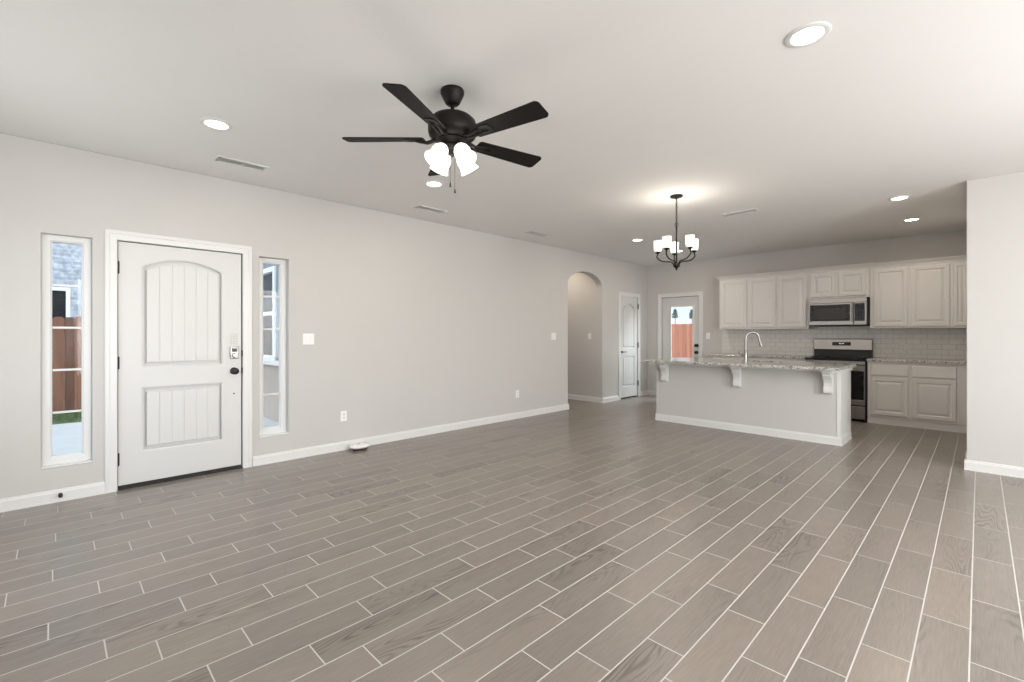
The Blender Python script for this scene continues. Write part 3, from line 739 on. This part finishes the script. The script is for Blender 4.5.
# ------------------------------------------------------------------ island
IX0, IX1, IZ = -3.412, -1.128, .880
isl = thing('kitchen_island', ((IX0+IX1)/2, 6.75, 0), 'grey painted kitchen island with white corner trim and corbels', 'kitchen island')
b = MB(); b.box(IX0, IX1, YI, YI+.115, 0, IZ); b.build('island_wall', M_wall, isl)
b = MB(); b.box(IX0+.01, IX1-.012, YI+.116, 7.06, .10, .66); b.box(IX0+.01, IX1-.012, YI+.116, 6.99, 0, .10); b.plate(rect(IX0+.01, IX1-.012, YI+.116, 7.06), [rect(-2.44, -1.78, 6.68, 7.056)], .66, IZ-.012); b.build('cabinet_body', M_cab, isl, bevel=.002)
b = MB(); b.box(IX1-.011, IX1, YI+.116, 7.06, .0, IZ-.012); b.build('end_panel', M_trim, isl)
Mi = frame((-1,0,0),(0,0,1),(0,1,0),(0,7.06,0))
for k in range(2):
    a = 1.19+k*.30; cab_door(Mi, isl, a, a+.28, .14, .68, 0)
for k in range(2):
    a = 1.83+k*.44; cab_door(Mi, isl, a, a+.42, .14, .82, 0)
cab_door(Mi, isl, 2.75, 3.36, .14, .82, 0)
b = MB()      # corner trims
b.plate([(IX1-.034,YI-.006),(IX1+.006,YI-.006),(IX1+.006,YI+.115),(IX1,YI+.115),(IX1,YI),(IX1-.034,YI)], [], .09, IZ-.03); b.build('corner_trim', M_trim, isl, bevel=.002)
b = MB(); b.box(IX0-.006, IX0+.032, YI-.006, YI, .09, IZ-.03); b.box(IX0-.006, IX0, YI, YI+.115, .09, IZ-.03); b.build('corner_trim', M_wall, isl, bevel=.002)
b = MB()      # apron under the worktop
b.box(IX0-.006, IX1+.006, YI-.018, YI, IZ-.040, IZ); b.box(IX1, IX1+.018, YI-.018, 7.06, IZ-.040, IZ); b.box(IX0-.018, IX0, YI-.018, YI+.115, IZ-.040, IZ)
b.build('apron_trim', M_trim, isl, bevel=.004)
b = MB(MY(YI)); base_profile(b, IX0-.016, IX1+.016, h=.098)
b.M = frame((0,1,0),(0,0,1),(1,0,0),(IX1,0,0)); base_profile(b, YI-.016, 7.0, h=.098)
b.M = frame((0,-1,0),(0,0,1),(-1,0,0),(IX0,0,0)); base_profile(b, -YI-.115, -YI+.016, h=.098)
b.build('island_baseboard', M_trim, isl)
def corbel(xr, w=.082):
    prof = [(0,.590),(.050,.592),(.074,.602),(.084,.622),(.080,.645),(.070,.68),(.070,.715),(.088,.752),(.118,.785),(.136,.805),(.136,.822),(.160,.828),(.172,.845),(.172,.879),(0,.879)]
    b = MB(); b.rings([[(xr-w, YI-d, z) for d, z in prof], [(xr, YI-d, z) for d, z in prof]])
    b.box(xr-w-.006, xr+.006, YI-.180, YI, .855, .8795)
    # carved side scroll and front rib
    for xx in (xr, xr-w-.005):
        b.rings([[(xx, YI-.012-d*.72, .615+(z-.590)*.86) for d, z in prof], [(xx+.005, YI-.012-d*.72, .615+(z-.590)*.86) for d, z in prof]])
    b.build('corbel', M_trim, isl, bevel=.002)
for xr in (-3.218, -2.205, -1.197): corbel(xr)
IT = .917
sink_hole = rect(-2.42, -1.80, 6.70, 7.04)
b = MB(); b.plate(rect(-3.475, -1.082, 6.10, 7.12), [sink_hole], IT-.035, IT, .010, .010, hole_bw=.004)
prop(b.build('granite_worktop', M_granite, None, bevel=.003), 'long speckled granite worktop overhanging the kitchen island', 'worktop')
sk = thing('kitchen_sink', (-2.11, 6.87, .70), 'stainless steel sink set into the island worktop', 'sink')
b = MB()
a0, a1, c0, c1 = -2.425, -1.795, 6.695, 7.045
b.rings([[(a0-.01,c0-.01,IT-.0355),(a1+.01,c0-.01,IT-.0355),(a1+.01,c1+.01,IT-.0355),(a0-.01,c1+.01,IT-.0355)],
         [(a0,c0,IT-.037),(a1,c0,IT-.037),(a1,c1,IT-.037),(a0,c1,IT-.037)],
         [(a0+.015,c0+.015,.70),(a1-.015,c0+.015,.70),(a1-.015,c1-.015,.70),(a0+.015,c1-.015,.70)]], cap=False)
b.face([b.v(p) for p in ((a0+.015,c0+.015,.70),(a1-.015,c0+.015,.70),(a1-.015,c1-.015,.70),(a0+.015,c1-.015,.70))])
b.build('basin', M_steel, sk)
b = MB(); b.lathe([(.001,.701),(.04,.701),(.045,.704),(.001,.706)], c=(-2.11,6.87,0), n=18, cap=False); b.build('drain', M_nickel, sk, smooth=40)
fc = thing('kitchen_faucet', (-2.215, 6.62, IT), 'tall brushed steel gooseneck faucet standing on the island worktop', 'faucet')
fx, fy = -2.215, 6.62; SX, SY = .80, .60
b = MB(); b.lathe([(.030,IT),(.030,IT+.006),(.024,IT+.012),(.0225,IT+.05),(.021,IT+.13),(.016,IT+.145),(.014,IT+.15)], c=(fx,fy,0), n=20); b.build('faucet_body', M_nickel, fc, smooth=40)
pts = [(fx,fy,IT+.14),(fx,fy,IT+.30)] + [(fx+SX*(.085-.085*math.cos(t)), fy+SY*(.085-.085*math.cos(t)), IT+.31+.085*math.sin(t)) for t in [PI*k/12 for k in range(0, 12)]]
pts += [(fx+SX*.172, fy+SY*.172, IT+.29), (fx+SX*.178, fy+SY*.178, IT+.27)]
b = MB(); b.tube(pts, .014, 12); b.build('gooseneck', M_nickel, fc, smooth=40)
b = MB(); b.tube([(fx+SX*.176,fy+SY*.176,IT+.285),(fx+SX*.186,fy+SY*.186,IT+.25),(fx+SX*.196,fy+SY*.196,IT+.21)], [.0135,.018,.021], 14); b.build('spray_head', M_nickel, fc, smooth=40)
b = MB(); b.tube([(fx-.015,fy,IT+.085),(fx-.055,fy,IT+.085)], .017, 14); b.tube([(fx-.055,fy,IT+.085),(fx-.068,fy-.005,IT+.10),(fx-.085,fy-.02,IT+.135)], [.010,.008,.006], 8); b.build('faucet_handle', M_nickel, fc, smooth=40)

# ------------------------------------------------------------------ ceiling fan
FC = (-2.2155, 1.6946); BZ = 2.447
fan = thing('ceiling_fan', (*FC, H), 'dark bronze ceiling fan with five blades and lit white glass shades', 'ceiling fan')
c = (*FC, 0)
b = MB(); b.lathe([(.066,H),(.070,H-.006),(.070,H-.022),(.060,H-.045),(.044,H-.078),(.034,H-.088),(.014,H-.090)], c=c, n=28); b.build('canopy', M_bronze, fan, smooth=40)
b = MB(); b.lathe([(.011,H-.085),(.011,BZ+.150),(.020,BZ+.140),(.022,BZ+.118)], c=c, n=14); b.build('downrod', M_bronze, fan, smooth=40)
b = MB(); b.lathe([(.022,BZ+.142),(.070,BZ+.138),(.115,BZ+.126),(.138,BZ+.104),(.145,BZ+.076),(.145,BZ+.044),(.138,BZ+.018),(.112,BZ-.002),(.085,BZ-.006)], c=c, n=36); b.build('motor_housing', M_bronze, fan, smooth=40)
b = MB(); b.lathe([(.085,BZ-.005),(.088,BZ-.012),(.072,BZ-.022),(.060,BZ-.036),(.062,BZ-.050),(.052,BZ-.062),(.030,BZ-.072),(.020,BZ-.096),(.001,BZ-.101)], c=c, n=28); lk_ = b.build('light_kit', M_bronze, fan, smooth=40)
def blade_outline(r0=.168, r1=.6446, w0=.050, w1=.066):
    p = []
    n = 6; rr = .026
    p += [(r0, -w0+.012), (r0+.012, -w0)]
    for k in range(n+1): a = -PI/2+PI/2*k/n; p.append((r1-rr+rr*math.cos(a), -w1+rr+rr*math.sin(a)))
    for k in range(n+1): a = PI/2*k/n; p.append((r1-rr+rr*math.cos(a), w1-rr+rr*math.sin(a)))
    p += [(r0+.012, w0), (r0, w0-.012)]
    return p
for k in range(5):
    ang = 5.18207 - k*2*PI/5
    T = Matrix.Translation((*FC, BZ)) @ Matrix.Rotation(ang, 4, 'Z') @ Matrix.Rotation(math.radians(-13), 4, 'X')
    b = MB(T); b.plate(blade_outline(), [], -.004, .003, .001); bl = b.build('fan_blade', M_blade, fan)
    b = MB(T)
    b.plate([(.205,-.020),(.245,-.038),(.290,-.030),(.300,0),(.290,.030),(.245,.038),(.205,.020)], [[(.228,-.012),(.262,-.018),(.272,0),(.262,.018),(.228,.012)]], -.009, -.004, .0015)
    b.tube([(.100,.012,-.004),(.150,.014,-.020),(.195,.016,-.012),(.225,.016,-.007)], [.010,.008,.008,.006], 8)
    b.tube([(.100,-.012,-.004),(.150,-.014,-.020),(.195,-.016,-.012),(.225,-.016,-.007)], [.010,.008,.008,.006], 8)
    b.build('blade_iron', M_bronze, bl, smooth=40)
for k in range(4):
    ang = YAW + PI/4 + k*PI/2
    T = Matrix.Translation((*FC, BZ-.040)) @ Matrix.Rotation(ang, 4, 'Z') @ Matrix.Translation((.045, 0, 0)) @ Matrix.Rotation(math.radians(-38), 4, 'Y') @ Matrix.Rotation(PI, 4, 'X')
    b = MB(T); b.lathe([(.010,-.02),(.012,.0),(.027,.012),(.030,.034),(.026,.040)], n=16); arm = b.build('lamp_holder', M_bronze, lk_, smooth=40)
    b = MB(T); b.lathe([(.028,.030),(.036,.040),(.046,.062),(.050,.085),(.047,.105),(.050,.125),(.060,.148),(.057,.148),(.047,.126),(.044,.104),(.047,.085),(.043,.064),(.033,.044),(.024,.034)], n=24, cap=False)
    sh = b.build('lamp_shade', M_fanshade, lk_, smooth=60); sh['label'] = 'lit white glass shade'
for dx, ln in ((.012, .175), (-.010, .135)):
    px, py = FC[0]+dx*1.3, FC[1]+dx*.5
    b = MB(); b.tube([(px,py,BZ-.12),(px,py,BZ-.12-ln)], .0012, 6); pc = b.build('pull_chain', M_bronze, fan)
    b = MB(); b.lathe([(.001,BZ-.12-ln),(.004,BZ-.123-ln),(.0065,BZ-.135-ln),(.0065,BZ-.147-ln),(.001,BZ-.150-ln)], c=(px,py,0), n=10, cap=False); b.build('chain_fob', M_black, pc, smooth=40)
d = bpy.data.lights.new('fan_bulbs', 'POINT'); d.energy = 3; d.color = (1, .93, .84); d.shadow_soft_size = .16
o = bpy.data.objects.new('fan_bulbs', d); COL.objects.link(o); o.location = (FC[0], FC[1], BZ-.27)

# ------------------------------------------------------------------ chandelier
CC = (-2.242, 4.655)
ch = thing('chandelier', (*CC, H), 'five-arm dark bronze chandelier with lit opal glass shades near the island', 'chandelier')
c = (*CC, 0)
b = MB(); b.lathe([(.064,H),(.066,H-.008),(.060,H-.016),(.030,H-.022),(.012,H-.026),(.010,H-.034)], c=c, n=24); b.build('canopy', M_bronze, ch, smooth=40)
b = MB(); z = H-.034; k = 0
while z > 2.45:
    pts = []
    for j in range(11):
        t = 2*PI*j/10; a, h = .008*math.cos(t), .016*math.sin(t)
        pts.append((CC[0]+(a if k % 2 else 0), CC[1]+(0 if k % 2 else a), z-.014+h))
    b.tube(pts, .0032, 6, cap=False); z -= .025; k += 1
b.build('chain', M_bronze, ch, smooth=60)
b = MB(); b.tube([(CC[0]+.017*math.cos(t), CC[1], 2.437+.017*math.sin(t)) for t in [2*PI*j/16 for j in range(17)]], .0035, 8, cap=False); b.build('hanging_ring', M_bronze, ch, smooth=60)
b = MB(); b.lathe([(.006,2.422),(.010,2.415),(.0085,2.40),(.0085,2.05),(.010,2.03),(.022,2.02),(.034,2.005),(.034,1.995),(.018,1.985),(.010,1.975),(.012,1.967),(.001,1.955)], c=c, n=18); b.build('stem', M_bronze, ch, smooth=40)
for deg in (5, 77, 149, 221, 293):
    a = YAW + math.radians(deg); R = .192
    ca, sa = math.cos(a), math.sin(a)
    pr_ = [(.022,2.006),(.040,2.040),(.062,2.052),(.10,2.054),(.145,2.062),(.180,2.082),(.203,2.11),(R,2.15)]
    pp = []
    for i in range(len(pr_)-1):
        for j in range(3):
            t = j/3; pp.append((pr_[i][0]*(1-t)+pr_[i+1][0]*t, pr_[i][1]*(1-t)+pr_[i+1][1]*t))
    pp.append(pr_[-1])
    b = MB(); b.tube([(CC[0]+r*ca, CC[1]+r*sa, z) for r, z in pp], .0068, 8); arm = b.build('arm', M_bronze, ch, smooth=60)
    px, py = CC[0]+R*ca, CC[1]+R*sa
    b = MB(); b.lathe([(.007,2.145),(.024,2.156),(.028,2.164),(.020,2.168),(.001,2.169)], c=(px,py,0), n=16, cap=False); b.build('cup', M_bronze, arm, smooth=40)
    b = MB(); b.lathe([(.001,2.169),(.034,2.170),(.040,2.178),(.044,2.21),(.046,2.284),(.043,2.284),(.041,2.21),(.035,2.182),(.001,2.176)], c=(px,py,0), n=24, cap=False)
    sh = b.build('lamp_shade', M_chshade, arm, smooth=60); sh['label'] = 'lit opal glass shade'
d = bpy.data.lights.new('chandelier_bulbs', 'POINT'); d.energy = 6.5; d.color = (1, .9, .78); d.shadow_soft_size = .15
o = bpy.data.objects.new('chandelier_bulbs', d); COL.objects.link(o); o.location = (CC[0], CC[1], 2.40)

# ------------------------------------------------------------------ recessed lights and vents
LIGHTS = [(-3.722, .805, 'round recessed ceiling light near the front door, left of the fan'),
          (-.590, 2.610, 'large looking round recessed ceiling light at the upper right, nearest the camera'),
          (-3.715, 2.620, 'round recessed ceiling light just below the fan shades'),
          (-3.714, 6.405, 'round recessed ceiling light between the arch and the chandelier'),
          (-.602, 6.423, 'round recessed ceiling light at the right, nearer of the kitchen pair'),
          (-.607, 7.731, 'round recessed ceiling light at the right, farther of the kitchen pair'),
          (-3.700, 7.750, 'round recessed ceiling light seen just behind the chandelier shades')]
first = None
for x, y, lab in LIGHTS:
    if first is None:
        rl = thing('recessed_light', (x, y, H), lab, 'ceiling light', 'round recessed ceiling lights')
        b = LB(); b.lathe([(.098,0),(.097,-.004),(.088,-.008),(.072,-.0075),(.066,-.0015),(.066,.0005),(.098,.0005)], n=36, cap=False); b.build('trim_ring', M_trim, rl, smooth=40)
        b = LB(); b.lathe([(.001,-.003),(.055,-.003),(.0655,-.002),(.0655,-.0005),(.001,-.0005)], n=36, cap=False); b.build('lens', M_lens, rl, smooth=40)
        first = rl
    else:
        rl = copy_tree(first); rl.location = (x, y, H); rl['label'] = lab
    d = bpy.data.lights.new('downlight', 'AREA'); d.shape = 'DISK'; d.size = .12; d.energy = 4.5; d.color = (1, .88, .74)
    o = bpy.data.objects.new('downlight', d); COL.objects.link(o); o.location = (x, y, H-.012)
hl = thing('recessed_light', (-5.75, 6.75, H), 'recessed light on the hallway ceiling behind the arch', 'ceiling light')
b = LB(); b.lathe([(.098,0),(.097,-.004),(.088,-.008),(.072,-.0075),(.066,-.0015),(.066,.0005),(.098,.0005)], n=24, cap=False); b.build('trim_ring', M_trim, hl, smooth=40)
b = LB(); b.lathe([(.001,-.003),(.055,-.003),(.0655,-.002),(.0655,-.0005),(.001,-.0005)], n=24, cap=False); b.build('lens', M_lens_warm, hl, smooth=40)
d = bpy.data.lights.new('hallway_downlight', 'AREA'); d.shape = 'DISK'; d.size = .13; d.energy = 6; d.color = (1, .84, .70)
o = bpy.data.objects.new('hallway_downlight', d); COL.objects.link(o); o.location = (-5.75, 6.75, H-.012)

M_ventd = mat('vent_shadow_grey', (.60, .59, .57), .7, noise=.05)
VENTS = [(-4.43, 1.15, 'white ceiling vent above the front door'),
         (-4.50, 3.13, 'white ceiling vent above the middle of the long wall'),
         (-4.50, 4.97, 'white ceiling vent along the long wall nearest the arch'),
         (-2.01, 5.83, 'white ceiling vent in front of the kitchen island')]
first = None
for x, y, lab in VENTS:
    if first is None:
        vt = thing('ceiling_vent', (x, y, H), lab, 'vent', 'white slotted ceiling vents')
        b = LB(Matrix.Rotation(PI, 4, 'X')); b.plate(rect(-.075, .075, -.195, .195), [rect(-.050, .050, -.168, -.006), rect(-.050, .050, .006, .168)], 0, .008, .006, .005); b.build('vent_frame', M_trim, vt)
        b = LB(); b.box(-.055, .055, -.175, .175, -.002, -.0005); b.build('vent_back', M_ventd, vt)
        for k in range(6):
            xx = -.043+k*.0172; b = LB()
            for s_ in (-1, 1):
                y0_, y1_ = (.006, .168) if s_ > 0 else (-.168, -.006)
                b.rings([[(xx,y0_,-.0022),(xx+.011,y0_,-.007),(xx+.012,y0_,-.006),(xx+.001,y0_,-.0018)], [(xx,y1_,-.0022),(xx+.011,y1_,-.007),(xx+.012,y1_,-.006),(xx+.001,y1_,-.0018)]])
            b.build('slat', M_trim, vt)
        first = vt
    else:
        vt = copy_tree(first); vt.location = (x, y, H); vt['label'] = lab
        if y > 5.5: vt.rotation_euler = (0, 0, -PI/2)

# ------------------------------------------------------------------ outside
b = MB(); b.box(-60, 60, -40, -.95, -.25, -.10); b.box(-60, -8.2, -.95, 60, -.25, -.10); b.box(-8.2, 60, 9.14, 60, -.25, -.10); b.box(-8.2, -5.114, -.95, 6.02, -.25, -.10); b.box(RX+WT, 60, -.95, 9.14, -.25, -.10)
struct(b.build('ground', mat('pale_soil', (.55, .50, .47), .95, noise=.2, nscale=2)))
b = MB(); b.box(-9.9, -5.12, -4, 2.49, -.10, -.085); struct(b.build('path', M_concrete))
gm_ = mat('grass_green', (.10, .135, .05), .9, noise=.5, nscale=14)
b = MB(); rnd = random.Random(3)
b.box(-11.25, -9.9, -3.5, 2.42, -.10, -.075)
for k in range(5200):
    gx, gy = rnd.uniform(-11.2, -9.92), rnd.uniform(-1.2, 1.6); h = rnd.uniform(.03, .07); a = rnd.uniform(0, PI); lx, ly = rnd.uniform(-.02, .02), rnd.uniform(-.02, .02)
    p = [b.v((gx-.006*math.cos(a), gy-.006*math.sin(a), -.076)), b.v((gx+.006*math.cos(a), gy+.006*math.sin(a), -.076)), b.v((gx+lx, gy+ly, -.076+h))]
    b.face(p)
go = b.build('grass', gm_); prop(go, 'strip of green grass at the foot of the brown fence', 'grass', kind='stuff')
def picket_fence(label, M, u0, u1, z0, z1, mt, w=.14):
    root = thing('wood_fence', tuple(M @ Vector(((u0+u1)/2, z0, 0))), label, 'fence')
    b = MB(M); rnd = random.Random(5); u = u0
    while u < u1:
        t = z1+rnd.uniform(-.012, .012)
        b.plate([(u+.001,z0),(u+w-.001,z0),(u+w-.001,t-.03),(u+w-.03,t),(u+.03,t),(u+.001,t-.03)], [], 0, .018, .002)
        u += w
    b.build('fence_boards', mt, root)
    b = MB(M)
    for zz in (z0+.25, (z0+z1)/2, z1-.25): b.box(u0, u1, zz-.04, zz+.04, -.04, 0)
    b.build('fence_rails', mt, root)
    for k in range(int((u1-u0)/2.4)+1):
        b = MB(M); b.box(u0+k*2.4, u0+k*2.4+.09, z0-.05, z1-.05, -.13, -.04); b.build('fence_post', mt, root)
    return root
picket_fence('brown wooden fence seen through the left sidelight window', ML(-11.3), -3.5, 3.5, -.09, 1.60, M_fence)
picket_fence('orange wooden fence seen through the glass back door', MY(24.2), -22, 2, -.05, 1.86, M_fence2)
# neighbour's pale brick house beyond the brown fence
nh = thing('neighbour_house', (-14.5, 0, -.1), 'pale brick house with a dark window behind the brown fence', 'house')
Mn = ML(-14.0)
b = MB(Mn); b.plate(rect(-5, 5, -.1, 5.2), [rect(-.75, .27, 1.35, 2.30)], -.2, 0, 0); b.build('house_wall', M_brick, nh)
b = MB(Mn); b.plate(rect(-.75, .27, 1.35, 2.30), [rect(-.68, .20, 1.42, 2.23)], -.10, .02, .005); wf = b.build('window_frame', M_vinyl, nh)
b = MB(Mn); b.box(-.69, .21, 1.41, 2.24, -.08, -.07); b.build('pane', M_blackglass, wf)
b = MB(Mn); b.box(-5, 5, 5.2, 5.4, -.3, .5); b.build('house_eaves', M_soffit, nh)
# stucco and brick porch wall with a window, seen through the right sidelight
pw = thing('porch_wall', (-7.5, 2.6, -.1), 'beige stucco porch wall with a white framed window, outside the right sidelight', 'wall')
Mp = MY(2.49)
wu0, wu1, wz0, wz1 = -9.10, -7.78, .86, 2.36
b = MB(Mp); b.plate(rect(-10.5, -5.13, -.084, .80), [], -.18, 0, 0); b.build('stucco_base', M_stucco, pw)
b = MB(Mp); b.plate(rect(-10.5, -5.13, .80, 3.4), [rect(wu0, wu1, wz0, wz1)], -.18, 0, 0); b.build('upper_wall', mat('pale_grey_siding', (.20, .21, .225), .8, noise=.1), pw)
b = MB(Mp); b.box(-10.5, -5.13, .80, .86, 0, .05); b.build('ledge', M_trim, pw)
mz = 1.62
b = MB(Mp); b.plate(rect(wu0, wu1, wz0, wz1), [rect(wu0+.08, wu1-.08, wz0+.08, mz-.03), rect(wu0+.08, wu1-.08, mz+.03, wz1-.08)], -.08, .03, .005); wf = b.build('window_frame', M_vinyl, pw)
b = MB(Mp); b.box(wu0+.07, wu1-.07, wz0+.07, wz1-.07, -.06, -.05); b.build('pane', M_greyglass, wf)
# two small trees beyond the orange fence
def tree(x, y, h, w, lab, seed, lo=.80):
    t = thing('young_tree', (x, y, -.05), lab, 'tree', None)
    b = MB(); b.tube([(x,y,-.05),(x+.02,y,h*.5),(x,y+.02,h*.95)], [.04,.03,.015], 8)
    rnd = random.Random(seed)
    for k in range(7):
        a = rnd.uniform(0, 2*PI); z = h*rnd.uniform(lo, .93)
        b.tube([(x,y,z),(x+math.cos(a)*w*.6,y+math.sin(a)*w*.6,z+h*.05)], [.012,.006], 6)
    b.build('trunk', M_bark, t, smooth=60)
    b = MB()
    for k in range(420):
        a = rnd.uniform(0, 2*PI); f = rnd.random()**.5; z = rnd.uniform(lo, 1.0); r = w*f*math.sin(min(1, (1.03-z)/(1.03-lo)*1.3)*PI/2)
        p = Vector((x+r*math.cos(a), y+r*math.sin(a), h*z)); q = Vector((rnd.uniform(-1,1), rnd.uniform(-1,1), rnd.uniform(-1,1))).normalized(); e = q.orthogonal().normalized(); g = q.cross(e); s_ = rnd.uniform(.03, .06)
        b.face([b.v(p-e*s_), b.v(p+g*s_*.5), b.v(p+e*s_), b.v(p-g*s_*.5)])
    b.build('foliage', M_leaf, t)
tree(-15.04, 31.0, 3.05, .20, 'small tree above the orange fence, left one in the back door glass', 11)
tree(-14.05, 31.5, 3.0, .20, 'small tree above the orange fence, right one in the back door glass', 12)
